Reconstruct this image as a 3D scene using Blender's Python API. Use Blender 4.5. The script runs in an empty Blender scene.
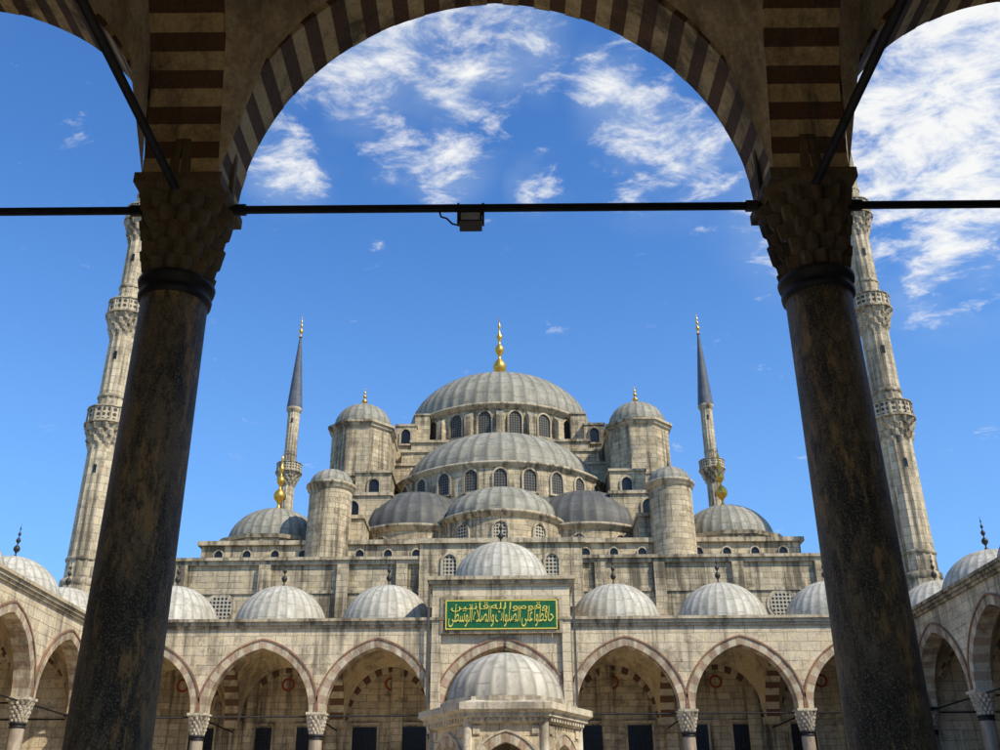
import bpy, bmesh, math, random
from math import sin, cos, pi, radians, sqrt, atan2, acos
from mathutils import Vector, Matrix
random.seed(4)
scene = bpy.context.scene
scene.view_settings.view_transform = 'Standard'
scene.view_settings.look = 'None'
scene.view_settings.exposure = 0

# ------------------------------------------------------------ materials
class N:
    def __init__(s, name):
        s.mat = bpy.data.materials.new(name); s.mat.use_nodes = True
        s.t = s.mat.node_tree; s.b = s.t.nodes['Principled BSDF']
    def n(s, typ, ins=None, **kw):
        nd = s.t.nodes.new(typ)
        for k, v in kw.items(): setattr(nd, k, v)
        if ins:
            for k, v in ins.items():
                if isinstance(v, bpy.types.NodeSocket): s.t.links.new(v, nd.inputs[k])
                else: nd.inputs[k].default_value = v
        return nd
    def math(s, op, a, b=0.0, clamp=False):
        return s.n('ShaderNodeMath', {0: a, 1: b}, operation=op, use_clamp=clamp).outputs[0]
    def mix(s, f, a, b, mode='MIX'):
        nd = s.n('ShaderNodeMix', data_type='RGBA', blend_type=mode)
        for i, v in ((0, f), (6, a), (7, b)):
            if isinstance(v, bpy.types.NodeSocket): s.t.links.new(v, nd.inputs[i])
            else:
                nd.inputs[i].default_value = v if i == 0 else (v[0], v[1], v[2], 1)
        return nd.outputs[2]
    def ramp(s, f, a, b):
        nd = s.n('ShaderNodeMapRange', {0: f, 1: a, 2: b, 3: 0.0, 4: 1.0}, interpolation_type='SMOOTHSTEP')
        return nd.outputs[0]
    def pos(s, sc=(1,1,1)):
        tc = s.n('ShaderNodeTexCoord')
        return s.n('ShaderNodeMapping', {0: tc.outputs['Object'], 3: sc}).outputs[0]
    def noise(s, vec, scale, detail=6.0, rough=0.6, dist=0.0):
        return s.n('ShaderNodeTexNoise', {'Vector': vec, 'Scale': scale, 'Detail': detail, 'Roughness': rough, 'Distortion': dist}).outputs[0]
    def col(s, c, rough=0.85):
        if isinstance(c, bpy.types.NodeSocket): s.t.links.new(c, s.b.inputs['Base Color'])
        else: s.b.inputs['Base Color'].default_value = (c[0], c[1], c[2], 1)
        s.b.inputs['Roughness'].default_value = rough
        if 'Specular IOR Level' in s.b.inputs: s.b.inputs['Specular IOR Level'].default_value = 0.25
    def bump(s, h, strength=0.5, dist=0.03):
        nd = s.n('ShaderNodeBump', {'Height': h, 'Strength': strength, 'Distance': dist})
        s.t.links.new(nd.outputs[0], s.b.inputs['Normal'])

def stone(name, c1, c2, stain=(0.078,0.064,0.044), amt=0.8, bw=0.95, rh=0.42, brick=True, mort=0.5, lo=0.455, hi=0.60, fs=14.0):
    m = N(name); P = m.pos()
    big = m.noise(P, 0.22, 8, 0.65)
    mid = m.noise(P, 1.7, 8, 0.7)
    strk = m.noise(m.pos((2.2, 2.2, 0.13)), 1.0, 7, 0.7)
    fine = m.noise(P, fs, 4, 0.75)
    if brick:
        uv = m.n('ShaderNodeTexCoord').outputs['UV']
        wob = m.n('ShaderNodeVectorMath', {0: m.n('ShaderNodeTexNoise', {'Vector': P, 'Scale': 0.9, 'Detail': 3.0}).outputs[1], 3: 0.12}, operation='SCALE').outputs[0]
        uvw = m.n('ShaderNodeVectorMath', {0: uv, 1: wob}, operation='ADD').outputs[0]
        br = m.n('ShaderNodeTexBrick', {'Vector': uvw, 'Color1': (c1[0],c1[1],c1[2],1), 'Color2': (c2[0],c2[1],c2[2],1),
             'Mortar': (c2[0]*mort,c2[1]*mort,c2[2]*mort,1), 'Scale': 1.0, 'Mortar Size': 0.014, 'Mortar Smooth': 0.4,
             'Bias': -0.15, 'Brick Width': bw, 'Row Height': rh}, offset=0.42, squash=1.25, squash_frequency=3)
        base = br.outputs[0]; bf = br.outputs[1]
    else:
        base = m.mix(m.ramp(mid, 0.35, 0.65), c1, c2); bf = None
    c = m.mix(m.math('MULTIPLY', m.ramp(mid, 0.42, 0.68), 0.5), base, (c1[0]*1.2, c1[1]*1.11, c1[2]*0.9))
    sf = m.math('MULTIPLY', m.ramp(m.math('ADD', m.math('MULTIPLY', strk, 0.62), m.math('MULTIPLY', big, 0.38)), lo, hi), amt)
    c = m.mix(sf, c, stain)
    c = m.mix(m.math('MULTIPLY', m.ramp(m.noise(P, 0.9, 8, 0.8), 0.51, 0.64), amt*0.7), c, (stain[0]*1.6, stain[1]*1.55, stain[2]*1.5))
    f2 = m.math('ADD', m.math('MULTIPLY', fine, 1.3), 0.35)
    c = m.mix(1.0, c, m.n('ShaderNodeCombineColor', {0: f2, 1: f2, 2: f2}).outputs[0], 'MULTIPLY')
    m.col(c, 0.9)
    h = m.math('ADD', m.math('MULTIPLY', fine, 0.45), m.math('MULTIPLY', mid, 0.7))
    if bf is not None: h = m.math('SUBTRACT', h, bf)
    m.bump(h, 0.75, 0.035)
    return m.mat

def lead(name, c, dark, seam=0.9):
    m = N(name); P = m.pos()
    uv = m.n('ShaderNodeTexCoord').outputs['UV']
    sep = m.n('ShaderNodeSeparateXYZ', {0: uv})
    fu = m.math('FLOOR', sep.outputs[0]); fr = m.math('FRACT', sep.outputs[0])
    edge = m.math('SUBTRACT', 0.5, m.math('ABSOLUTE', m.math('SUBTRACT', fr, 0.5)))
    rib = m.math('MULTIPLY', m.ramp(m.math('SUBTRACT', 1.0, edge), 0.76, 0.98), 0.65)
    wn = m.n('ShaderNodeTexWhiteNoise', {1: fu}, noise_dimensions='1D').outputs[0]
    vv = m.math('ADD', m.math('DIVIDE', sep.outputs[1], seam), wn)
    line = m.math('LESS_THAN', m.math('FRACT', vv), 0.07)
    wn2 = m.n('ShaderNodeTexWhiteNoise', {0: m.n('ShaderNodeCombineXYZ', {0: fu, 1: m.math('FLOOR', vv)}).outputs[0]}, noise_dimensions='2D').outputs[0]
    n1 = m.noise(P, 0.8, 8, 0.7); n2 = m.noise(m.pos((1,1,0.3)), 5.0, 6, 0.75); n3 = m.noise(m.pos((1,1,0.25)), 2.2, 8, 0.75)
    col = m.mix(m.ramp(n1, 0.35, 0.7), c, (c[0]*0.68, c[1]*0.67, c[2]*0.62))
    col = m.mix(m.math('MULTIPLY', wn2, 0.45), col, (c[0]*0.6, c[1]*0.59, c[2]*0.55))
    col = m.mix(m.math('MULTIPLY', m.ramp(n2, 0.48, 0.7), 0.7), col, dark)
    col = m.mix(m.math('MULTIPLY', m.ramp(n3, 0.5, 0.66), 0.6), col, dark)
    col = m.mix(rib, col, dark)
    col = m.mix(m.math('MULTIPLY', line, 0.5), col, dark)
    m.col(col, 0.55); m.bump(m.math('SUBTRACT', m.math('MULTIPLY', n2, 0.6), line), 0.5, 0.03)
    return m.mat

def plain(name, c, rough=0.6, metal=0.0, var=0.35, scale=6.0):
    m = N(name); n = m.noise(m.pos(), scale, 6, 0.7)
    m.col(m.mix(m.ramp(n, 0.3, 0.7), c, (c[0]*(1-var), c[1]*(1-var), c[2]*(1-var))), rough)
    m.b.inputs['Metallic'].default_value = metal
    m.bump(n, 0.25, 0.01)
    return m.mat

def lattice(name, light, dark, cell=0.24, thr=0.36):
    m = N(name); uv = m.n('ShaderNodeTexCoord').outputs['UV']
    v = m.n('ShaderNodeTexVoronoi', {'Vector': uv, 'Scale': 1.0/cell, 'Randomness': 0.0}, voronoi_dimensions='2D')
    f = m.math('LESS_THAN', v.outputs['Distance'], thr)
    m.col(m.mix(f, light, dark), 0.7); m.bump(m.math('SUBTRACT', 1.0, f), 0.8, 0.04)
    return m.mat

STONE = stone('ashlar_stone', (0.60,0.50,0.345), (0.40,0.325,0.22), bw=0.7, rh=0.55)
STONE_HI = stone('ashlar_upper', (0.57,0.47,0.315), (0.33,0.27,0.18), amt=0.88, bw=0.8, rh=0.38, lo=0.455, hi=0.60)
STONE_F = stone('facade_stone', (0.68,0.57,0.395), (0.50,0.41,0.28), amt=0.78, bw=1.1, rh=0.5, lo=0.475, hi=0.65)
TRIM = stone('cornice_stone', (0.55,0.46,0.32), (0.37,0.305,0.21), amt=0.9, brick=False)
MARBLE = stone('pale_marble', (0.64,0.57,0.45), (0.48,0.42,0.32), stain=(0.15,0.125,0.09), amt=0.7, brick=False)
V_TAN = stone('voussoir_tan', (0.60,0.51,0.36), (0.47,0.39,0.27), amt=0.6, brick=False)
V_GREY = stone('voussoir_rose', (0.46,0.33,0.23), (0.36,0.26,0.18), amt=0.6, brick=False)
V_EDGE = stone('arch_edge_moulding', (0.34,0.18,0.11), (0.26,0.14,0.085), amt=0.6, brick=False)
V_RED = stone('voussoir_red', (0.17,0.088,0.055), (0.12,0.065,0.043), amt=0.5, brick=False)
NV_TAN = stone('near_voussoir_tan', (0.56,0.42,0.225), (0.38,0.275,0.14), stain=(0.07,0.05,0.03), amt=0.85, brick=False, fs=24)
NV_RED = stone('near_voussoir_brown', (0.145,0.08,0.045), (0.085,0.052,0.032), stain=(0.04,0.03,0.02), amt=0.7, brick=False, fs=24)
PLASTER = stone('aged_plaster', (0.56,0.44,0.275), (0.40,0.31,0.185), amt=0.65, brick=False)
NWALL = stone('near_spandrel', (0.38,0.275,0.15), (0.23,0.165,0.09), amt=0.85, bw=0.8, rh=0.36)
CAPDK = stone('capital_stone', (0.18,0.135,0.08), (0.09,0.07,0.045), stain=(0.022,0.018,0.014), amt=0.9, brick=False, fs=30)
LEADW = lead('lead_sheet_light', (0.62,0.575,0.475), (0.25,0.225,0.175))
LEADG = lead('lead_sheet_weathered', (0.38,0.355,0.28), (0.13,0.12,0.092), 1.3)
LEADD = lead('lead_sheet_dark', (0.15,0.145,0.13), (0.065,0.062,0.056), 1.0)
LEADB = lead('lead_spire', (0.13,0.15,0.185), (0.06,0.07,0.085), 1.4)
GOLD = plain('gilded_copper', (0.85,0.50,0.09), 0.32, 0.85, 0.3)
IRON = plain('dark_iron', (0.035,0.033,0.035), 0.55, 0.3, 0.4)
FINDK = plain('dark_bronze', (0.06,0.055,0.045), 0.5, 0.5)
GLASS = plain('dark_window', (0.018,0.02,0.024), 0.25, 0.0)
LATT = lattice('window_lattice', (0.44,0.39,0.29), (0.03,0.03,0.03))
LATTD = lattice('window_lattice_dark', (0.12,0.11,0.09), (0.025,0.03,0.035), 0.22, 0.38)
PARA = lattice('pierced_parapet', (0.50,0.415,0.28), (0.07,0.058,0.04), 0.36, 0.36)
GREEN = plain('sign_green', (0.012,0.13,0.045), 0.5)
GOLDP = plain('gold_paint', (0.70,0.60,0.12), 0.5, 0.0, 0.15)
REDP = plain('red_paint', (0.32,0.06,0.035), 0.7)
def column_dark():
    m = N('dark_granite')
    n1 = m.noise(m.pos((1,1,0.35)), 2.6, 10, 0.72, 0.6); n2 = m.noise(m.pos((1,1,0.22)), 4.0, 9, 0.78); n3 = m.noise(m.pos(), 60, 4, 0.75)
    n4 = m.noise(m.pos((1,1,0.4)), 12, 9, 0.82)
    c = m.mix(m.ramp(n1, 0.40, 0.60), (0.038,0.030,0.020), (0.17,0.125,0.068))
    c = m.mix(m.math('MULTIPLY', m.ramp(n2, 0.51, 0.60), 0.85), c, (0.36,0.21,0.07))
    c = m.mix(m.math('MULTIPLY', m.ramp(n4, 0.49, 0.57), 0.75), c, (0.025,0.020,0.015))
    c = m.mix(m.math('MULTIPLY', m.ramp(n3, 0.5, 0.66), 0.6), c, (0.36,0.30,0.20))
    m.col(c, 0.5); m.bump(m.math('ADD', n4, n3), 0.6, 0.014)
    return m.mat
COLDK = column_dark()
def column_grey():
    m = N('veined_granite'); n1 = m.noise(m.pos((1,1,0.4)), 2.0, 8, 0.7, 0.8); n3 = m.noise(m.pos(), 30, 4, 0.7)
    c = m.mix(m.ramp(n1, 0.35, 0.65), (0.44,0.36,0.26), (0.24,0.19,0.14))
    c = m.mix(m.math('MULTIPLY', m.ramp(n3, 0.5, 0.7), 0.4), c, (0.55,0.47,0.36)); m.col(c, 0.5)
    return m.mat
COLGR = column_grey()
PAVE = stone('paving_marble', (0.50,0.44,0.34), (0.42,0.36,0.28), stain=(0.25,0.20,0.15), amt=0.5, bw=1.2, rh=0.8)
EARTH = stone('city_ground', (0.25,0.22,0.17), (0.2,0.18,0.14), amt=0.4, brick=False)

# ------------------------------------------------------------ mesh builder
class B:
    def __init__(s): s.v=[]; s.f=[]; s.uv=[]; s.m=[]; s.s=[]
    def face(s, pts, m=0, uv=None, sm=False):
        pts = [Vector(p) for p in pts]
        if uv is None:
            o = pts[0]; n = Vector((0,0,0))
            for i in range(1, len(pts)-1): n += (pts[i]-o).cross(pts[i+1]-o)
            if n.length < 1e-9: return
            n.normalize()
            if abs(n.z) > 0.75: uv = [(p.x, p.y) for p in pts]
            else:
                t = Vector((-n.y, n.x, 0)).normalized()
                if t.x < -1e-4 or (abs(t.x) <= 1e-4 and t.y < 0): t = -t
                uv = [(p.dot(t), p.z) for p in pts]
        k = len(s.v); s.v += [tuple(p) for p in pts]
        s.f.append(tuple(range(k, k+len(pts)))); s.uv += list(uv); s.m.append(m); s.s.append(sm)
    def bx(s, T, u0,u1,w0,w1,z0,z1, m=0):
        p = lambda a,b,c: T((u0,u1)[a], (w0,w1)[b], (z0,z1)[c])
        for q in (((0,0,0),(1,0,0),(1,0,1),(0,0,1)), ((0,1,0),(1,1,0),(1,1,1),(0,1,1)), ((0,0,0),(0,1,0),(0,1,1),(0,0,1)),
                  ((1,0,0),(1,1,0),(1,1,1),(1,0,1)), ((0,0,0),(1,0,0),(1,1,0),(0,1,0)), ((0,0,1),(1,0,1),(1,1,1),(0,1,1))):
            s.face([p(*c) for c in q], m)
    def box(s, x0,x1,y0,y1,z0,z1, m=0): s.bx(ID, x0,x1,y0,y1,z0,z1,m)
    def lathe(s, cx, cy, prof, n=32, m=0, sm=True, ph=0.0, rm=None, uidx=False):
        R = max(r for r, z in prof); cum = [0]
        for j in range(1, len(prof)):
            cum.append(cum[-1]+sqrt((prof[j][0]-prof[j-1][0])**2+(prof[j][1]-prof[j-1][1])**2))
        v0 = prof[0][1]
        def P(i, j):
            a = ph + 2*pi*i/n; r = prof[j][0]*(rm(i % n, j) if rm else 1.0)
            return (cx + r*cos(a), cy + r*sin(a), prof[j][1])
        for j in range(len(prof)-1):
            mm = m[j] if isinstance(m, (list, tuple)) else m
            for i in range(n):
                u0, u1 = (i*0.25, (i+1)*0.25) if uidx else (2*pi*i/n*R, 2*pi*(i+1)/n*R)
                q = [P(i,j), P(i+1,j), P(i+1,j+1), P(i,j+1)]; uv = [(u0,v0+cum[j]),(u1,v0+cum[j]),(u1,v0+cum[j+1]),(u0,v0+cum[j+1])]
                if prof[j+1][0] < 1e-4: q = q[:3]; uv = uv[:3]
                elif prof[j][0] < 1e-4: q = [q[0],q[2],q[3]]; uv=[uv[0],uv[2],uv[3]]
                s.face(q, mm, uv, sm)
    def make(s, name, mats, parent=None, weld=True):
        me = bpy.data.meshes.new(name); me.from_pydata(s.v, [], s.f)
        uvl = me.uv_layers.new(name='UVMap')
        for i, c in enumerate(s.uv): uvl.data[i].uv = c
        for mt in mats: me.materials.append(mt)
        for i, p in enumerate(me.polygons): p.material_index = s.m[i]; p.use_smooth = s.s[i]
        if weld:
            bm = bmesh.new(); bm.from_mesh(me); bmesh.ops.remove_doubles(bm, verts=bm.verts, dist=0.0005); bm.to_mesh(me); bm.free()
        ob = bpy.data.objects.new(name, me); scene.collection.objects.link(ob)
        if parent: ob.parent = parent
        return ob
def ID(u, w, z): return (u, w, z)
def empty(name):
    e = bpy.data.objects.new(name, None); scene.collection.objects.link(e)
    return e

def acurve(a, h, p, n):
    c = p*a; R = a+c; fm = acos(c/R); h0 = sqrt(R*R-c*c); k = h/h0; half = n//2
    right = [(-c+R*cos(fm*i/half), R*sin(fm*i/half)*k) for i in range(half+1)]
    left = [(-x, z) for x, z in right]
    return left + right[::-1][1:]
def ring(b, T, uc, a, h, z0, t, w0, w1, n, mm=(0,1), p=0.12, jit=0.0):
    n = n if n % 2 else n+1
    I = acurve(a, h, p, 2*n); O = acurve(a+t, h+t, p, 2*n)
    for k in range(2*n):
        m = mm[(k//2) % 2]
        if k % 2 == 0: dj = random.uniform(-jit, jit)
        i0, i1, o0, o1 = I[k], I[k+1], O[k], O[k+1]
        wa, wb = w0-dj, w1+dj
        q = lambda P, w: T(uc+P[0], w, z0+P[1])
        b.face([q(i0,wa), q(i1,wa), q(o1,wa), q(o0,wa)], m)
        b.face([q(i0,wb), q(i1,wb), q(o1,wb), q(o0,wb)], m)
        b.face([q(i0,wa), q(i1,wa), q(i1,wb), q(i0,wb)], m)
        b.face([q(o0,wa), q(o1,wa), q(o1,wb), q(o0,wb)], m)
        if jit:
            b.face([q(i0,wa), q(o0,wa), q(o0,wb), q(i0,wb)], m)
def archwall(b, T, u0, u1, uc, a, h, z0, zt, w0, w1, m=0, p=0.12, n=32):
    C = acurve(a, h, p, n)
    for w in (w0, w1):
        for k in range(n):
            A, Bq = C[k], C[k+1]
            b.face([T(uc+A[0],w,z0+A[1]), T(uc+Bq[0],w,z0+Bq[1]), T(uc+Bq[0],w,zt), T(uc+A[0],w,zt)], m)
        if uc-a > u0+1e-3: b.face([T(u0,w,z0), T(uc-a,w,z0), T(uc-a,w,zt), T(u0,w,zt)], m)
        if u1 > uc+a+1e-3: b.face([T(uc+a,w,z0), T(u1,w,z0), T(u1,w,zt), T(uc+a,w,zt)], m)
    b.face([T(u0,w0,zt), T(u1,w0,zt), T(u1,w1,zt), T(u0,w1,zt)], m)
    for k in range(n):
        A, Bq = C[k], C[k+1]
        b.face([T(uc+A[0],w0,z0+A[1]), T(uc+Bq[0],w0,z0+Bq[1]), T(uc+Bq[0],w1,z0+Bq[1]), T(uc+A[0],w1,z0+A[1])], m)
    for ua, ub in ((u0, uc-a), (uc+a, u1)):
        if ub > ua+1e-3: b.face([T(ua,w0,z0), T(ub,w0,z0), T(ub,w1,z0), T(ua,w1,z0)], m)
def frame(cx, cy, phi, r):
    a = radians(phi); n = (sin(a), -cos(a)); t = (cos(a), sin(a))
    return lambda u, w, z: (cx+n[0]*(r+w)+t[0]*u, cy+n[1]*(r+w)+t[1]*u, z)
def window(b, T, w, z0, z1, mf, mg, fw=0.16, d=0.14, p=0.2):
    a = w/2; h = a*1.15; zs = z1-h; C = acurve(a, h, p, 12)
    b.face([T(-a,0.03,z0), T(a,0.03,z0)] + [T(x,0.03,zs+z) for x, z in C[::-1]], mg)
    b.bx(T, -a-fw, -a, -0.1, d, z0, zs, mf); b.bx(T, a, a+fw, -0.1, d, z0, zs, mf)
    b.bx(T, -a-fw-0.05, a+fw+0.05, -0.1, d+0.05, z0-0.14, z0, mf)
    ring(b, T, 0, a, h, zs, fw, -0.1, d, 7, (mf, mf), p)
def dome_prof(R, h, z0, n=14):
    return [(R*cos(pi/2*j/n), z0+h*sin(pi/2*j/n)) for j in range(n)] + [(0.0, z0+h)]
def dome(b, cx, cy, R, h, z0, ribs=28, m=0, rib=0.05):
    k = rib*1.25/R
    b.lathe(cx, cy, dome_prof(R, h, z0), ribs*4, m, True, 0, lambda i, j: 1+k if i % 4 == 0 else 1.0, uidx=True)
def finial(b, cx, cy, z0, H, r, m=0):
    pr = [(r*0.9,0),(r*0.55,0.04),(r*0.22,0.1),(r*0.25,0.14),(r*0.9,0.21),(r*1.0,0.26),(r*0.75,0.32),(r*0.2,0.37),(r*0.2,0.41),(r*0.62,0.46),
          (r*0.7,0.50),(r*0.5,0.545),(r*0.16,0.58),(r*0.15,0.62),(r*0.42,0.66),(r*0.45,0.69),(r*0.12,0.74),(r*0.10,0.80),(r*0.26,0.83),(r*0.1,0.87),(0.0,1.0)]
    b.lathe(cx, cy, [(a, z0+c*H) for a, c in pr], 16, m, True)
def rod(b, p0, p1, r, m=0, n=10):
    p0 = Vector(p0); p1 = Vector(p1); d = (p1-p0).normalized()
    u = d.orthogonal().normalized(); v = d.cross(u)
    for i in range(n):
        a0 = 2*pi*i/n; a1 = 2*pi*(i+1)/n
        c0 = u*cos(a0)*r+v*sin(a0)*r; c1 = u*cos(a1)*r+v*sin(a1)*r
        b.face([p0+c0, p0+c1, p1+c1, p1+c0], m, None, True)
    b.face([p0+u*cos(2*pi*i/n)*r+v*sin(2*pi*i/n)*r for i in range(n)], m)
    b.face([p1+u*cos(2*pi*i/n)*r+v*sin(2*pi*i/n)*r for i in range(n)], m)

def capital(b, cx, cy, z0, z1, r0, r1, m=0, n=12):
    tiers = 5
    for k in range(tiers):
        za = z0+(z1-z0)*0.84*k/tiers; zb = z0+(z1-z0)*0.84*(k+1)/tiers
        ra = r0+(r1-r0)*(k/tiers)**0.9; rb = r0+(r1-r0)*((k+1)/tiers)**0.9
        off = k % 2
        def rm(i, j, off=off):
            ph = (i + 2*off) % 4
            return (1.03, 0.92, 0.78, 0.92)[ph] if j in (1, 2) else ((1.0, 0.95, 0.86, 0.95)[ph] if j == 0 else 0.97)
        b.lathe(cx, cy, [(ra*0.94, za), (ra*1.0+0.03, za+(zb-za)*0.3), (rb*1.05, zb-(zb-za)*0.1), (rb*0.96, zb)], n*4, m, False, 0, rm)
    z = z0+(z1-z0)*0.84; q = r1*0.97
    b.lathe(cx, cy, [(r1*1.0, z-0.03), (q*1.14, z+0.06), (q*1.14, z1-0.06)], 8, m, False, pi/8)
    b.box(cx-q, cx+q, cy-q, cy+q, z1-(z1-z0)*0.10, z1+0.01, m)
def column(b, cx, cy, z0, z1, r0, r1, ms=0, mb=1, mring=2):
    b.box(cx-r0*1.5, cx+r0*1.5, cy-r0*1.5, cy+r0*1.5, z0, z0+0.25, mb)
    b.lathe(cx, cy, [(r0*1.45,z0+.25),(r0*1.5,z0+.33),(r0*1.4,z0+.42),(r0*1.2,z0+.5),(r0*1.28,z0+.56),(r0*1.05,z0+.65)], 32, mb)
    H = z1-z0-0.65
    b.lathe(cx, cy, [(r0+(r1-r0)*k/6, z0+.65+H*k/6) for k in range(7)], 40, ms)
    b.lathe(cx, cy, [(r1*1.0,z1-.24),(r1*1.10,z1-.22),(r1*1.12,z1-.17),(r1*1.02,z1-.15),(r1*1.02,z1-.09),(r1*1.15,z1-.07),(r1*1.18,z1-.02),(r1*1.08,z1+.01),(r1*0.98,z1+.02)], 40, mring)

# ------------------------------------------------------------ arcades
def arcade(T, edges, depth, rise, ztop, near=False, p=0.12, domes=True, skipdome=(), backwall=True, nv=21, gate=False, zs=8.0):
    root = empty('courtyard_arcade')
    hw = 0.40
    t = 0.42
    cols = B(); rings = B(); walls = B(); vault = B(); rods = B(); roofs = B()
    capz = 6.9; R1 = 0.47 if near else 0.53; jt = 0.012
    for i, u in enumerate(edges):
        c = T(u, 0, 0)
        column(cols, c[0], c[1], 0, capz, 0.37, 0.33)
        capital(cols, c[0], c[1], capz, zs, 0.33, R1, 3)
        TT = (lambda u_: (lambda a, b_, z: T(u_+b_, a, z)))(u)
        a = depth/2-0.42
        ring(rings, TT, depth/2, a, rise, zs, t, -hw, hw, nv, (0,1) if near else (0,3), p, jt)
        if near:
            for s_ in (-1, 1):
                w0, w1 = sorted((s_*(hw-0.1), s_*(hw+0.05)))
                ring(rings, TT, depth/2, a+t, rise+t, zs, 0.08, w0, w1, 21, (2,2), p)
        archwall(walls, TT, 0.45, depth, depth/2, a+t*0.5, rise+t*0.5, zs+0.01, ztop-0.25, -hw+0.06, hw-0.06, 0, p)
        rod(rods, T(u, 0, zs-0.2), T(u, depth, zs-0.2), 0.045)
    rod(rods, T(edges[0], 0, zs-0.16), T(edges[-1], 0, zs-0.16), 0.045)
    if near:
        for u in edges:
            for s_ in (-1, 1): rod(rods, T(u+s_*0.5, 0, zs-0.16), T(u+s_*0.62, 0, zs-0.16), 0.065)
    for i in range(len(edges)-1):
        u0, u1 = edges[i], edges[i+1]; uc = (u0+u1)/2; a = (u1-u0)/2-hw
        ring(rings, T, uc, a, rise, zs, t, -hw-0.0, hw, nv, (0,1), p, jt)
        archwall(walls, T, u0, u1, uc, a+t*0.5, rise+t*0.5, zs+0.01, ztop, -hw+0.06, hw-0.06, 0, p)
        ring(rings, T, uc, a+t, rise+t, zs, 0.09, -hw-0.05, -hw+0.1, 21, (2,2), p)
        if near: ring(rings, T, uc, a+t, rise+t, zs, 0.09, hw-0.1, hw+0.05, 21, (2,2), p)
        g = 16; ay = depth/2-0.40
        def V(x, y):
            q = max(0.0, 2-x*x-y*y)
            return T(uc+x*(a+0.0), depth/2+y*ay, min(ztop-0.3, zs+0.02+(rise+0.06)*sqrt(q)))
        for k in range(g):
            for l in range(g):
                x0, x1, y0, y1 = -1+2*k/g, -1+2*(k+1)/g, -1+2*l/g, -1+2*(l+1)/g
                vault.face([V(x0,y0),V(x1,y0),V(x1,y1),V(x0,y1)], 0, None, True)
        if domes and i not in skipdome:
            c = T(uc, depth/2, 0)
            roofs.lathe(c[0], c[1], [(2.95,ztop),(2.95,ztop+0.12),(2.72,ztop+0.2)], 8, 1, False, pi/8)
            dome(roofs, c[0], c[1], 2.62, 2.62+random.uniform(-.05,.05), ztop+0.15, 30, 0)
            finial(roofs, c[0], c[1], ztop+2.75, 1.9, 0.17, 2)
    U0, U1 = edges[0], edges[-1]
    walls.bx(T, U0, U1, -hw-0.06, -hw+0.15, ztop-0.42, ztop-0.27, 1)
    walls.bx(T, U0, U1, -hw-0.16, -hw+0.15, ztop-0.267, ztop-0.1, 1)
    walls.bx(T, U0, U1, -hw-0.26, -hw+0.35, ztop-0.097, ztop+0.06, 1)
    walls.bx(T, U0, U1, hw-0.05, depth, ztop-0.2, ztop-0.02, 1)
    walls.bx(T, U0, U1, -0.9, depth, -0.5, 0.0, 2)
    if backwall:
        if gate:
            walls.bx(T, U0, -2.9, depth, depth+0.8, 0, ztop, 0); walls.bx(T, 2.9, U1, depth, depth+0.8, 0, ztop, 0)
            archwall(walls, T, -2.9, 2.9, 0, 2.6, 2.2, 5.6, ztop, depth, depth+0.8, 0)
        else:
            walls.bx(T, U0, U1, depth, depth+0.8, 0, ztop, 0)
    if not near:
        for i in range(len(edges)-1):
            u0, u1 = edges[i], edges[i+1]; uc = (u0+u1)/2; a = (u1-u0)/2-hw
            ring(rings, T, uc, a-0.15, rise-0.15, zs, 0.4, depth-0.12, depth+0.1, nv, (0,3), p)
            if gate is None and abs(uc) < 1:
                walls.bx(T, -1.9, 1.9, depth-0.1, depth+0.05, 0, 7.8, 3); walls.bx(T, -1.5, 1.5, depth-0.14, depth, 0, 7.0, 4)
                continue
            for du in (-1.45, 1.45):
                um = uc+du
                walls.bx(T, um-0.72, um+0.72, depth-0.05, depth+0.05, 4.4, 8.0, 4)
                for q in range(1, 5): walls.bx(T, um-0.72+q*0.288-0.02, um-0.72+q*0.288+0.02, depth-0.1, depth-0.06, 4.4, 8.0, 5)
                for q in range(1, 9): walls.bx(T, um-0.72, um+0.72, depth-0.115, depth-0.102, 4.4+q*0.4, 4.44+q*0.4, 5)
                walls.bx(T, um-0.85, um-0.722, depth-0.14, depth+0.05, 4.3, 8.1, 7); walls.bx(T, um+0.722, um+0.85, depth-0.14, depth+0.05, 4.3, 8.1, 7)
                walls.bx(T, um-0.9, um+0.9, depth-0.18, depth+0.05, 8.103, 8.25, 7)
            c = [T(uc+0.40*cos(x*pi/12), depth-0.03, 10.45+0.40*sin(x*pi/12)) for x in range(24)]
            walls.face(c, 6)
            c = [T(uc+0.26*cos(x*pi/12), depth-0.05, 10.45+0.26*sin(x*pi/12)) for x in range(24)]
            walls.face(c, 7)
    if near:
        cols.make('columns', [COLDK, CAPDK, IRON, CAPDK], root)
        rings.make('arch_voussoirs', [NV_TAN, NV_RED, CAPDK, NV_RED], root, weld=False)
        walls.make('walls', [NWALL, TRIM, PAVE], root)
    else:
        cols.make('columns', [COLGR, MARBLE, IRON, MARBLE], root)
        rings.make('arch_voussoirs', [V_TAN, V_GREY, V_EDGE, V_RED], root, weld=False)
        walls.make('walls', [STONE_F, TRIM, PAVE, MARBLE, GLASS, IRON, REDP, TRIM], root)
    vault.make('vaults', [PLASTER], root)
    rods.make('tie_rods', [IRON], root)
    roofs.make('roof_domes', [LEADW, TRIM, FINDK], root)
    return root

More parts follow.
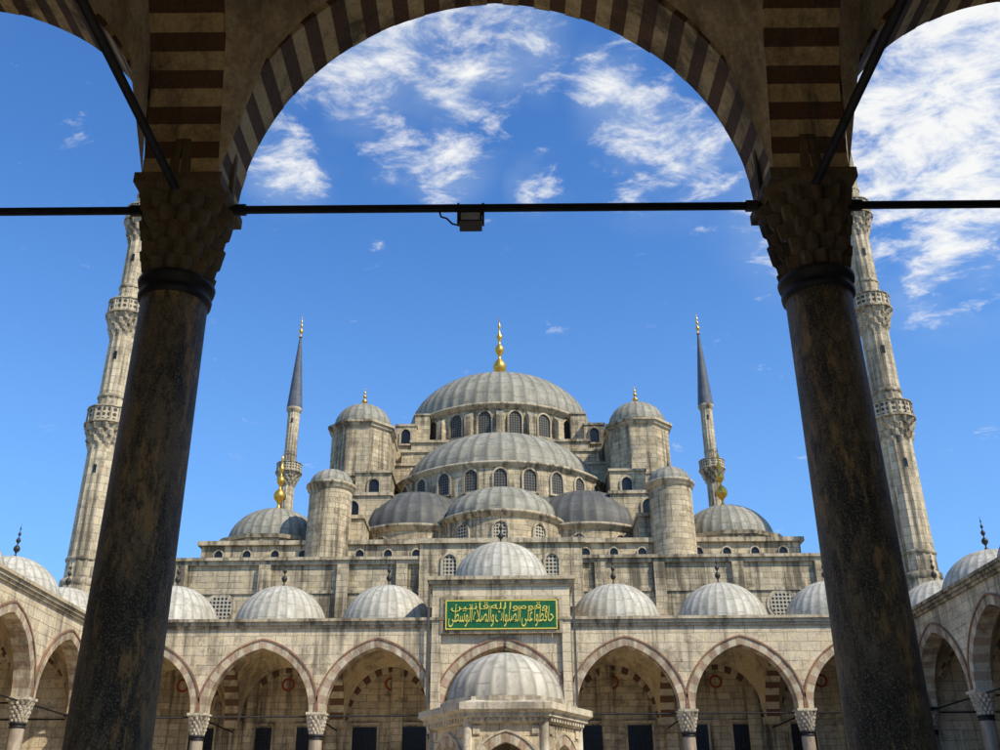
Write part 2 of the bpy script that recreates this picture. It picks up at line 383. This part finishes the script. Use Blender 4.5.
near_edges = [-22.3,-16.6,-9.96,-3.32,3.32,9.96,16.6,22.3]
far_edges = [-22.3,-15.87,-9.70,-3.53,3.53,9.70,15.87,22.3]
wing_edges = [9+46*i/7 for i in range(8)]
near_root = arcade(lambda u,w,z: (u, 9-w, z), near_edges, 6.64, 3.2, 12.8, near=True, p=0.06, nv=47, gate=True)
far_root = arcade(lambda u,w,z: (u, 55+w, z), far_edges, 7.0, 3.3, 12.75, p=0.25, skipdome=(3,), backwall=False, gate=None, nv=23)
lw = arcade(lambda u,w,z: (-22.3-w, u, z), wing_edges, 6.64, 3.3, 12.8, p=0.25, nv=23)
rw = arcade(lambda u,w,z: (22.3+w, u, z), wing_edges, 6.64, 3.3, 12.8, p=0.25, nv=23)
for sx in (-1, 1):
    for (ya, yb, rt) in ((2.4, 8.58, near_root), (55.45, 61.9, far_root)):
        b = B(); xa, xb = sorted((sx*22.75, sx*29.7))
        b.box(xa, xb, ya, yb, 0, 12.8, 0)
        cx = sx*25.62; cy = (ya+yb)/2
        b.lathe(cx, cy, [(2.95,12.8),(2.95,12.95),(2.72,13.0)], 8, 0, False, pi/8)
        dome(b, cx, cy, 2.62, 2.62, 12.95, 30, 1); finial(b, cx, cy, 15.5, 1.9, 0.17, 2)
        b.make('corner_bay', [STONE_F, LEADW, FINDK], rt)

b = B()
b.box(-3.75, 3.75, 54.42, 61.9, 12.78, 14.6, 0)
b.box(-3.75, -3.25, 54.42, 54.62, 8.0, 12.777, 0); b.box(3.25, 3.75, 54.42, 54.62, 8.0, 12.777, 0)
b.box(-3.9, 3.9, 54.25, 61.8, 14.603, 14.8, 1); b.box(-4.05, 4.05, 54.1, 61.7, 14.803, 15.0, 1)
b.box(-3.3, 3.3, 54.36, 54.45, 11.95, 12.1, 1); b.box(-3.3, 3.3, 54.36, 54.45, 13.75, 13.9, 1)
b.box(-3.3, -3.12, 54.36, 54.45, 12.103, 13.747, 1); b.box(3.12, 3.3, 54.36, 54.45, 12.103, 13.747, 1)
b.box(-3.98, -3.86, 54.3, 54.42, 8.2, 14.6, 3); b.box(3.86, 3.98, 54.3, 54.42, 8.2, 14.6, 3)
b.lathe(0, 58.4, [(3.15,15.0),(3.15,15.2),(2.9,15.3)], 8, 1, False, pi/8)
dome(b, 0, 58.4, 2.8, 2.75, 15.25, 32, 2); finial(b, 0, 58.4, 17.95, 2.0, 0.17, 4)
b.make('raised_portal', [STONE_F, TRIM, LEADW, LEADD, FINDK], far_root)

# calligraphy sign
sign = empty('calligraphy_sign')
b = B()
b.box(-2.95, 2.95, 54.28, 54.42, 12.2, 13.65, 0)
for z0, z1 in ((12.14,12.2),(13.65,13.71)): b.box(-3.01, 3.01, 54.26, 54.42, z0, z1, 1)
for x0 in (-3.01, 2.95): b.box(x0, x0+0.06, 54.262, 54.42, 12.2, 13.65, 1)
b.make('panel', [GREEN, GOLDP], sign)
def lettering(words, W, H, x, z, off, y):
    cu = bpy.data.curves.new('lettering', 'FONT'); cu.body = " ".join(words)[::-1]; cu.size = 1.0; cu.extrude = 0.015; cu.offset = off
    cu.space_word = 0.35
    to = bpy.data.objects.new('lettering_tmp', cu); scene.collection.objects.link(to)
    bpy.context.view_layer.update()
    me = bpy.data.meshes.new_from_object(to); bpy.data.objects.remove(to)
    xs = [v.co.x for v in me.vertices]; ys = [v.co.y for v in me.vertices]
    cx_, cy_ = (min(xs)+max(xs))/2, (min(ys)+max(ys))/2
    ex, ey = max(xs)-min(xs), max(ys)-min(ys)
    for v in me.vertices:
        px, py, pz = v.co; px = (px-cx_)*W/ex; py = (py-cy_)*H/ey
        v.co = (px+py*0.08, -pz, py)
    me.materials.clear(); me.materials.append(GOLDP)
    to = bpy.data.objects.new('lettering', me); scene.collection.objects.link(to); to.location = (x, y, z); to.parent = sign
lettering(["\uFEA3\uFE8E\uFED3\uFEC8\uFEEE\uFE8D", "\uFECB\uFEE0\uFEF0", "\uFE8D\uFEDF\uFEBC\uFEE0\uFEEE\uFE8D\uFE95",
         "\uFEED\uFE8D\uFEDF\uFEBC\uFEFC\uFE93", "\uFE8D\uFEDF\uFEEE\uFEB3\uFEC4\uFEF0"], 5.65, 1.12, 0, 12.82, 0.0, 54.262)
lettering(["\uFEED\uFED7\uFEEE\uFEE3\uFEEE\uFE8D", "\uFEDF\uFEE0\uFEEA", "\uFED7\uFE8E\uFEE7\uFE98\uFEF4\uFEE6"], 5.2, 0.5, -0.1, 13.33, 0.0, 54.255)

# ------------------------------------------------------------ mosque
mosque = empty('mosque')
b = B()
b.box(-24, 24, 62, 116, -0.5, 17.7, 0)
b.box(-24.2, 24.2, 61.8, 116.2, 17.7, 17.95, 1); b.box(-24.35, 24.35, 61.65, 116.3, 17.953, 18.15, 1)
b.box(-5.1, 5.1, 61.55, 66, 14.9, 18.9, 0); b.box(-5.3, 5.3, 61.35, 66.2, 18.903, 19.2, 1)
b.box(-24.1, 24.1, 61.9, 62.1, 15.9, 16.1, 1)
for x in (-20, -14.8, -9.9, -6.2, 6.2, 9.9, 14.8, 20): b.box(x-0.35, x+0.35, 61.7, 62.05, 0, 17.697, 0)
b.box(-20.2, 20.2, 66, 112, 18.153, 20.1, 0); b.box(-20.45, 20.45, 65.75, 112.25, 20.103, 20.4, 1)
for i in range(-10, 11):
    if abs(i) < 3: continue
    window(b, frame(i*1.9, 66, 0, 0), 0.55, 18.75, 19.75, 1, 2, 0.1, 0.1)
for x in (-17.4, 17.4, -12.3, 12.3, -22, 22):
    for rr, mm, yy in ((1.0,1,61.93),(0.8,4,61.9)):
        b.face([(x+rr*cos(k*pi/14), yy, 15.0+rr*sin(k*pi/14)) for k in range(28)], mm)
for x in (-3.2, 0, 3.2): window(b, frame(x, 61.55, 0, 0), 0.8, 16.6, 18.2, 1, 4)
b.make('prayer_hall_walls', [STONE_HI, TRIM, GLASS, LEADD, LATT], mosque)

b = B()
for hx, hy, zt in ((10.1, 8.3, 29.6), (9.3, 9.0, 31.2), (8.5, 9.0, 32.4), (7.7, 9.0, 33.3)):
    e_ = (10.2-hx)*0.03
    b.box(-hx, hx, 90-hy-e_, 90+hy+e_, 18, zt, 0)
    b.box(-hx-0.12, hx+0.12, 90-hy-0.16-e_, 90+hy+0.12+e_, zt+0.003, zt+0.22, 1)
for sx in (-1, 1):
    def bb(x0, x1, y0, y1, z0, z1, m=0):
        xa, xb = sorted((sx*x0, sx*x1)); b.box(xa, xb, y0, y1, z0, z1, m)
    bb(7.4, 9.2, 82.0, 85.5, 26, 35.3); bb(7.3, 9.3, 81.9, 85.6, 35.303, 35.5, 1)
    bb(9.05, 10.4, 79.7, 83, 22, 33.0); bb(8.95, 10.5, 79.6, 83.1, 33.003, 33.2, 1)
    bb(6.3, 7.6, 82.6, 85, 33.0, 36.6); bb(6.2, 7.7, 82.5, 85.1, 36.603, 36.75, 1)
    bb(8.2, 12.9, 71.5, 79, 18, 25.4); bb(8.05, 13.05, 71.35, 79.1, 25.403, 25.65, 1)
    bb(8.6, 11.4, 74.6, 80, 25.653, 28.3); bb(8.5, 11.5, 74.45, 80, 28.303, 28.5, 1)
    bb(9.6, 13.4, 67.5, 72, 18, 22.4); bb(9.5, 13.5, 67.35, 72.1, 22.403, 22.65, 1)
    bb(12.95, 14.0, 72.2, 78, 18, 24.2); bb(12.94, 14.1, 72.1, 78, 24.203, 24.4, 1)
    bb(8.35, 8.47, 71.3, 71.5, 21.9, 23.9, 3)
    window(b, frame(sx*8.3, 82.0, 0, 0), 0.8, 33.6, 35.0, 1, 2)
    window(b, frame(sx*9.9, 74.6, 0, 0), 0.8, 26.2, 27.8, 1, 2)
    window(b, frame(sx*11.0, 71.5, 0, 0), 0.9, 23.2, 25.0, 1, 2)
    for k in range(6):
        z0 = 33.0-0.62*k; x0 = 9.2+0.33*k
        bb(x0, x0+0.33, 83.2, 84.4, 26, z0, 0); bb(x0-0.05, x0+0.36, 83.1, 84.5, z0+0.003, z0+0.14, 3)
    bb(8.2, 12.9, 100, 108, 18, 25.9)
b.make('stepped_buttresses', [STONE_HI, TRIM, GLASS, LEADD], mosque)

b = B()
cx, cy = 0, 90
b.lathe(cx, cy, [(8.55,24.0),(8.55,36.9)], 80, 0)
b.lathe(cx, cy, [(8.9,33.3),(8.9,33.95),(8.6,34.05)], 80, 1)
b.lathe(cx, cy, [(8.55,36.7),(8.75,36.75),(8.8,36.95),(9.0,37.0),(9.0,37.2),(8.6,37.35)], 80, 1)
for i in range(20):
    ph = 9+18*i
    window(b, frame(cx, cy, ph, 8.52), 1.15, 34.3, 36.5, 1, 4, 0.16, 0.16)
    F = frame(cx, cy, ph+9, 8.5)
    b.bx(F, -0.32, 0.32, 0, 0.75, 33.6, 35.9, 0)
    b.face([F(-0.32,0.75,35.9),F(0.32,0.75,35.9),F(0.32,0,36.6),F(-0.32,0,36.6)], 3)
    for uu in (-0.32, 0.32): b.face([F(uu,0,35.9),F(uu,0.75,35.9),F(uu,0,36.6)], 0)
dome(b, cx, cy, 8.65, 5.8, 37.3, 48, 3, 0.12)
finial(b, cx, cy, 42.9, 7.9, 0.68, 5)
b.make('main_dome', [STONE_HI, TRIM, GLASS, LEADG, LATTD, GOLD], mosque)

def semidome(name, cx, cy, R, z0, z1, Rd, h, phis, ww, wz, mlead, lat, ribs, skirt=False):
    b = B()
    b.lathe(cx, cy, [(R,z0),(R,z1-0.2)], 72, 0)
    b.lathe(cx, cy, [(R,z1-0.35),(R+0.15,z1-0.3),(R+0.2,z1-0.1),(R+0.32,z1-0.05),(R+0.32,z1+0.12),(Rd+0.1,z1+0.3),(Rd,z1+0.32)], 72, [1,1,1,1,3,3])
    if skirt: b.lathe(cx, cy, [(R+0.02,wz[0]-0.25),(R+1.5,wz[0]-1.7),(R+1.5,wz[0]-2.0),(R+1.3,wz[0]-2.02),(R+1.3,z0)], 72*2, [5,5,1,0], True, 0, lambda i, j: 1.0 if i % 2 else 0.996)
    for ph in phis:
        window(b, frame(cx, cy, ph, R-0.02), ww, wz[0], wz[1], 1, 4 if lat else 2, 0.15, 0.14)
    dome(b, cx, cy, Rd, h, z1+0.28, ribs, 3, 0.09)
    b.make(name, [STONE_HI, TRIM, GLASS, mlead, LATT if lat == 1 else LATTD, LEADD], mosque)
wp = [14.4*i for i in range(-6, 7)]
semidome('front_semi_dome', 0, 81.2, 9.0, 18, 28.2, 8.1, 4.9, wp, 1.0, (25.95,27.75), LEADG, 2, 44, True)
semidome('rear_semi_dome', 0, 98.8, 9.0, 18, 28.2, 8.1, 4.8, [180+p for p in wp], 1.0, (25.95,27.75), LEADG, 2, 44)
for sx in (-1, 1):
    semidome('side_semi_dome', sx*8.8, 90, 9.0, 18, 28.2, 8.1, 4.8, [sx*90+p for p in wp], 1.0, (25.95,27.75), LEADG, 2, 44)
    semidome('side_exedra', sx*6.4, 74.8, 4.9, 18, 22.6, 4.75, 3.6, [sx*45+36*i for i in (-1.5,-0.5,0.5)], 0.95, (20.1,21.9), LEADD, 1, 30)
    for yy in (70, 108):
        b = B(); x = sx*16.2
        b.lathe(x, yy, [(4.0,18.5),(4.0,20.75)], 12, 0, False, pi/12)
        b.lathe(x, yy, [(4.15,20.7),(4.25,20.95),(3.5,21.1)], 12, [1,3], False, pi/12)
        for k in range(12):
            window(b, frame(x, yy, 30*k, 3.86), 0.6, 19.0, 20.45, 1, 4, 0.12, 0.1)
        dome(b, x, yy, 3.3, 2.8, 21.05, 30, 3, 0.06)
        finial(b, x, yy, 23.7, 4.9, 0.44, 5)
        b.make('corner_dome', [STONE_HI, TRIM, GLASS, LEADG, LATT, GOLD], mosque)
    for yy in (78.5, 101.5):
        b = B(); x = sx*11.6
        b.lathe(x, yy, [(2.62,18),(2.62,32.9)], 8, 0, False, pi/8)
        b.lathe(x, yy, [(2.62,32.85),(2.8,33.0),(2.85,33.2),(3.0,33.25),(3.0,33.45),(2.3,33.7)], 8, [1,1,1,1,3], False, pi/8)
        b.lathe(x, yy, [(2.72,28.6),(2.74,28.85),(2.62,28.95)], 8, 1, False, pi/8)
        dome(b, x, yy, 2.35, 2.15, 33.65, 22, 3, 0.05); finial(b, x, yy, 35.7, 1.9, 0.25, 5)
        b.make('weight_tower', [STONE_HI, TRIM, GLASS, LEADG, LATT, GOLD], mosque)
    b = B(); x = sx*11.75; yy = 66.2
    b.lathe(x, yy, [(1.5,18),(1.47,23.9)], 40, 0)
    b.lathe(x, yy, [(1.47,23.8),(1.6,23.9),(1.62,24.1),(1.72,24.15),(1.72,24.3),(1.45,24.4)], 40, [1,1,1,1,3])
    dome(b, x, yy, 1.45, 1.15, 24.38, 16, 3, 0.04); finial(b, x, yy, 25.5, 0.6, 0.12, 5)
    b.make('round_turret', [STONE_HI, TRIM, GLASS, LEADG, LATT, FINDK], mosque)
semidome('centre_exedra', 0, 72.2, 4.6, 18, 22.9, 4.3, 2.75, [-72,-36,0,36,72], 0.95, (20.3,22.2), LEADG, 1, 28)

# ------------------------------------------------------------ minarets
def minaret(x, y, br):
    root = empty('minaret'); b = B()
    flute = lambda i, j: 1.0 if i % 2 else 0.93
    b.box(x-1.7, x+1.7, y-1.7, y+1.7, -0.5, 13.5, 0)
    b.lathe(x, y, [(1.9,13.5),(1.25,16.5)], 12, 0, False)
    b.lathe(x, y, [(1.25,16.4),(1.3,16.5),(1.3,16.8),(1.1,16.9)], 32, 1)
    segs = [(16.8, 25.6, 1.14, 1.05), (28.0, 33.9, 0.98, 0.93), (36.6, 41.8, 0.86, 0.82), (44.6, 52.0, 0.76, 0.74)]
    for z0, z1, r0, r1 in segs:
        b.lathe(x, y, [(r0, z0-0.3), (r1, z1+0.3)], 28, 0, False, 0, flute)
        b.lathe(x, y, [(r0*1.0, z0+1.2), (r0*1.06, z0+1.3), (r0*1.0, z0+1.45)], 32, 1)
        b.bx(frame(x, y, 0, r1*0.97), -0.10, 0.10, 0, 0.05, z1-1.9, z1-1.3, 6)
    for k, (zb, zt) in enumerate(((25.5,28.4),(33.9,36.7),(41.7,44.7))):
        r = segs[k][3]; R = (1.46, 1.36, 1.28)[k]*br; H = zt-zb; zc = zb+H*0.58
        for q in range(4):
            za = zb+(zc-zb)*q/4; z2 = zb+(zc-zb)*(q+1)/4
            ra = r+(R-r)*(q/4); rb = r+(R-r)*((q+1)/4); off = q % 2
            def rm(i, j, off=off): return (1.02, 0.92, 0.8, 0.92)[(i+2*off) % 4] if j in (1,) else (1.0, 0.96, 0.9, 0.96)[(i+2*off) % 4]
            b.lathe(x, y, [(ra, za), (rb*1.04, z2-0.1), (rb, z2)], 48, 2, False, 0, rm)
        b.lathe(x, y, [(R, zc), (R+0.1, zc+0.03), (R+0.1, zc+0.15), (R, zc+0.17)], 32, 1, False)
        b.lathe(x, y, [(R*0.98, zc+0.17), (R*0.98, zt-0.1)], 16, 3, False)
        b.lathe(x, y, [(R*1.0, zt-0.1), (R+0.06, zt-0.08), (R+0.06, zt), (R*0.9, zt), (R*0.9, zc)], 16, 1, False)
        for q in range(16):
            b.bx(frame(x, y, 22.5*q, R*0.98), -0.05, 0.05, -0.05, 0.04, zc+0.17, zt-0.1, 1)
    b.lathe(x, y, [(0.74,51.6),(0.95,51.9),(1.0,52.2),(0.9,52.3)], 32, 1)
    b.lathe(x, y, [(0.98,52.2),(0.8,54.5),(0.45,58.8),(0.12,62.6)], 32, 4, True, 0, lambda i, j: 1.0 if i % 2 else 0.96)
    finial(b, x, y, 62.5, 3.4, 0.28, 5)
    b.make('shaft_and_balconies', [STONE, TRIM, TRIM, PARA, LEADB, GOLD, GLASS], root)
for sx in (-1, 1):
    minaret(sx*26.35, 62.3, 1.0); minaret(sx*26.2, 117, 1.2)

# ------------------------------------------------------------ fountain
fo = empty('ablution_fountain'); fx, fy = 0.12, 32.0
b = B()
b.lathe(fx, fy, [(3.6,-0.45),(3.6,-0.25),(3.2,-0.25),(3.2,-0.05),(0,-0.05)], 6, 2, False)
Rb = 2.25; ap = Rb*cos(pi/6)
for k in range(6):
    F = frame(fx, fy, 60*k, ap)
    archwall(b, F, -Rb/2, Rb/2, 0, 0.84, 0.98, 3.42, 4.85, -0.3, 0.0, 0, 0.25)
    ring(b, F, 0, 0.72, 0.86, 3.42, 0.28, -0.32, 0.04, 11, (2,3), 0.25)
    ring(b, F, 0, 1.0, 1.14, 3.42, 0.06, -0.1, 0.07, 11, (2,2), 0.25)
    b.bx(F, -Rb/2+0.18, -0.74, -0.02, 0.05, 4.5, 4.72, 2) ; b.bx(F, 0.74, Rb/2-0.18, -0.02, 0.05, 4.5, 4.72, 2)
    b.bx(F, -Rb/2+0.1, Rb/2-0.1, -0.35, -0.1, -0.05, 1.25, 2)
    for q in range(-3, 4): b.bx(F, q*0.24-0.02, q*0.24+0.02, -0.22, -0.18, 1.25, 3.42, 5)
    for q in range(8): b.bx(F, -0.9, 0.9, -0.175, -0.15, 1.4+q*0.28, 1.43+q*0.28, 5)
    a = radians(60*k+30); px, py = fx+Rb*0.97*sin(a), fy-Rb*0.97*cos(a)
    b.lathe(px, py, [(0.24,-0.05),(0.24,0.2),(0.16,0.3),(0.15,3.0),(0.2,3.05),(0.22,3.42),(0.14,3.5),(0.14,4.85)], 16, 2)
b.lathe(fx, fy, [(1.6,0),(1.6,3.2),(1.2,3.5),(0,3.5)], 6, 0, False)
b.lathe(fx, fy, [(2.27,4.78),(2.33,4.80),(2.36,4.92),(2.5,4.96),(2.5,5.06),(2.66,5.14),(2.66,5.32),(2.0,5.46),(2.0,5.56)], 6, 2, False)
for k in range(6):
    F = frame(fx, fy, 60*k, 2.34*cos(pi/6))
    for q in range(-6, 7): b.bx(F, q*0.17-0.05, q*0.17+0.05, -0.05, 0.09, 4.83, 4.94, 2)
b.lathe(fx, fy, [(1.95,5.42),(1.95,5.56),(1.78,5.58)], 24, 2, False)
dome(b, fx, fy, 1.74, 1.5, 5.56, 24, 1, 0.045); finial(b, fx, fy, 7.02, 0.5, 0.09, 4)
b.make('pavilion', [STONE_F, LEADW, MARBLE, V_GREY, FINDK, IRON], fo)

# ------------------------------------------------------------ floodlight hung from the tie rod
fl = empty('floodlight'); b = B()
X0 = -0.27
b.bx(ID, X0-0.12, X0+0.12, 8.86, 9.06, 7.58, 7.69, 0)
b.bx(ID, X0-0.10, X0+0.10, 8.84, 8.857, 7.595, 7.675, 1)
b.bx(ID, X0-0.145, X0-0.122, 8.93, 8.99, 7.60, 7.86, 0); b.bx(ID, X0+0.122, X0+0.145, 8.93, 8.99, 7.60, 7.86, 0)
b.bx(ID, X0-0.145, X0+0.145, 8.92, 9.0, 7.735, 7.755, 0)
for i in range(5): b.bx(ID, X0-0.1+i*0.05-0.006, X0-0.1+i*0.05+0.006, 8.88, 9.04, 7.693, 7.715, 0)
pts = [(X0-0.13,9,7.62),(X0-0.2,9,7.64),(X0-0.26,9,7.71),(X0-0.32,9,7.73),(X0-0.34,9,7.8)]
for i in range(len(pts)-1): rod(b, pts[i], pts[i+1], 0.01, 0, 6)
b.make('lamp_body', [IRON, plain('lamp_glass', (0.35,0.37,0.4), 0.2)], fl)

# ------------------------------------------------------------ ground
b = B(); b.face([(-2000,-2000,-0.5),(2000,-2000,-0.5),(2000,2000,-0.5),(-2000,2000,-0.5)]); b.make('ground', [EARTH])
b = B(); b.face([(-21.4,9.9,-0.45),(21.4,9.9,-0.45),(21.4,54.1,-0.45),(-21.4,54.1,-0.45)]); b.make('courtyard_pavement', [PAVE])
b = B(); b.box(-6, 6, -6, 1.55, -0.48, -0.004, 0); b.make('gateway_floor', [PAVE])

# ------------------------------------------------------------ light and sky
S = Vector((0.62, -0.5, 0.0)).normalized()*cos(radians(46)) + Vector((0,0,sin(radians(46))))
sun = bpy.data.lights.new('sun', 'SUN'); sun.energy = 5.0; sun.angle = radians(0.5); sun.color = (1.0, 0.92, 0.76)
so = bpy.data.objects.new('sun', sun); scene.collection.objects.link(so)
so.rotation_mode = 'QUATERNION'; so.rotation_quaternion = S.to_track_quat('Z', 'Y'); so.location = (40, -60, 80)

w = bpy.data.worlds.new('World'); scene.world = w; w.use_nodes = True
nt = w.node_tree; bg = nt.nodes['Background']
class W(N):
    def __init__(s): s.t = nt
m = W()
sky = m.n('ShaderNodeTexSky', sky_type='NISHITA'); sky.sun_disc = False
sky.sun_elevation = radians(46); sky.sun_rotation = atan2(S.x, S.y); sky.air_density = 1.0; sky.dust_density = 0.4; sky.ozone_density = 2.5
hs = m.mix(1.0, sky.outputs[0], (0.95, 1.7, 2.5), 'MULTIPLY')
d = m.n('ShaderNodeTexCoord').outputs['Generated']
sp = m.n('ShaderNodeSeparateXYZ', {0: d})
zz = m.math('ADD', m.math('MAXIMUM', sp.outputs[2], 0.02), 0.08)
cv = m.n('ShaderNodeCombineXYZ', {0: m.math('DIVIDE', sp.outputs[0], zz), 1: m.math('DIVIDE', sp.outputs[1], zz), 2: 0.37}).outputs[0]
rot = m.n('ShaderNodeMapping', {0: cv, 2: (0,0,radians(50)), 3: (1.0, 1.35, 1.0)}).outputs[0]
n1 = m.noise(rot, 11.0, 14, 0.66, 0.35)
n2 = m.noise(cv, 6.0, 6, 0.5)
blobs = [(-2.5,41.5,3.2),(-9.5,42.0,3.4),(-5,38.5,2.8),(-1,44.5,3.3),(3,36.2,1.4),(11.6,38.0,3.4),(10.2,40.8,2.6),(13,36.8,2.2),(30,38.5,9),(31.5,33.5,5),(25.9,41,5),(-14.4,36.5,2.0),(-60,40,12),(80,35,14),(150,45,16)]
mask = None
for az, el, rr in blobs:
    v = (sin(radians(az))*cos(radians(el)), cos(radians(az))*cos(radians(el)), sin(radians(el)))
    dp = m.n('ShaderNodeVectorMath', {0: d, 1: v}, operation='DOT_PRODUCT').outputs['Value']
    f = m.n('ShaderNodeMapRange', {0: dp, 1: cos(radians(rr*1.8)), 2: 1.0, 3: 0.0, 4: 1.0 if rr < 6 else 1.45}, interpolation_type='SMOOTHSTEP').outputs[0]
    mask = f if mask is None else m.math('MAXIMUM', mask, f)
val = m.math('ADD', n1, m.math('MULTIPLY', mask, 0.22))
val = m.math('ADD', val, m.math('MULTIPLY', m.math('SUBTRACT', n2, 0.5), 0.35))
cl = m.ramp(val, 0.63, 0.92)
veil = m.math('MULTIPLY', m.math('MULTIPLY', mask, m.ramp(n2, 0.35, 0.7)), 0.3)
haze = m.math('MULTIPLY', m.ramp(m.math('SUBTRACT', 1.0, sp.outputs[2]), 0.35, 1.0), 0.5)
c0 = m.mix(haze, hs, (3.6, 6.6, 10.6))
c0 = m.mix(veil, c0, (7.5, 8.8, 10.2))
col = m.mix(m.math('MULTIPLY', cl, 0.95), c0, (10.8, 10.8, 10.6))
nt.links.new(col, bg.inputs[0]); bg.inputs[1].default_value = 0.09

# ------------------------------------------------------------ camera
cam = bpy.data.cameras.new('camera'); co = bpy.data.objects.new('camera', cam); scene.collection.objects.link(co)
cam.sensor_width = 36; cam.lens = 36.0; cam.clip_end = 6000; cam.clip_start = 0.05
co.matrix_world = Matrix.Translation((0.03, 0, 1.6)) @ Matrix.Rotation(radians(90+25.25), 4, 'X') @ Matrix.Rotation(radians(-0.45), 4, 'Z')
scene.camera = co
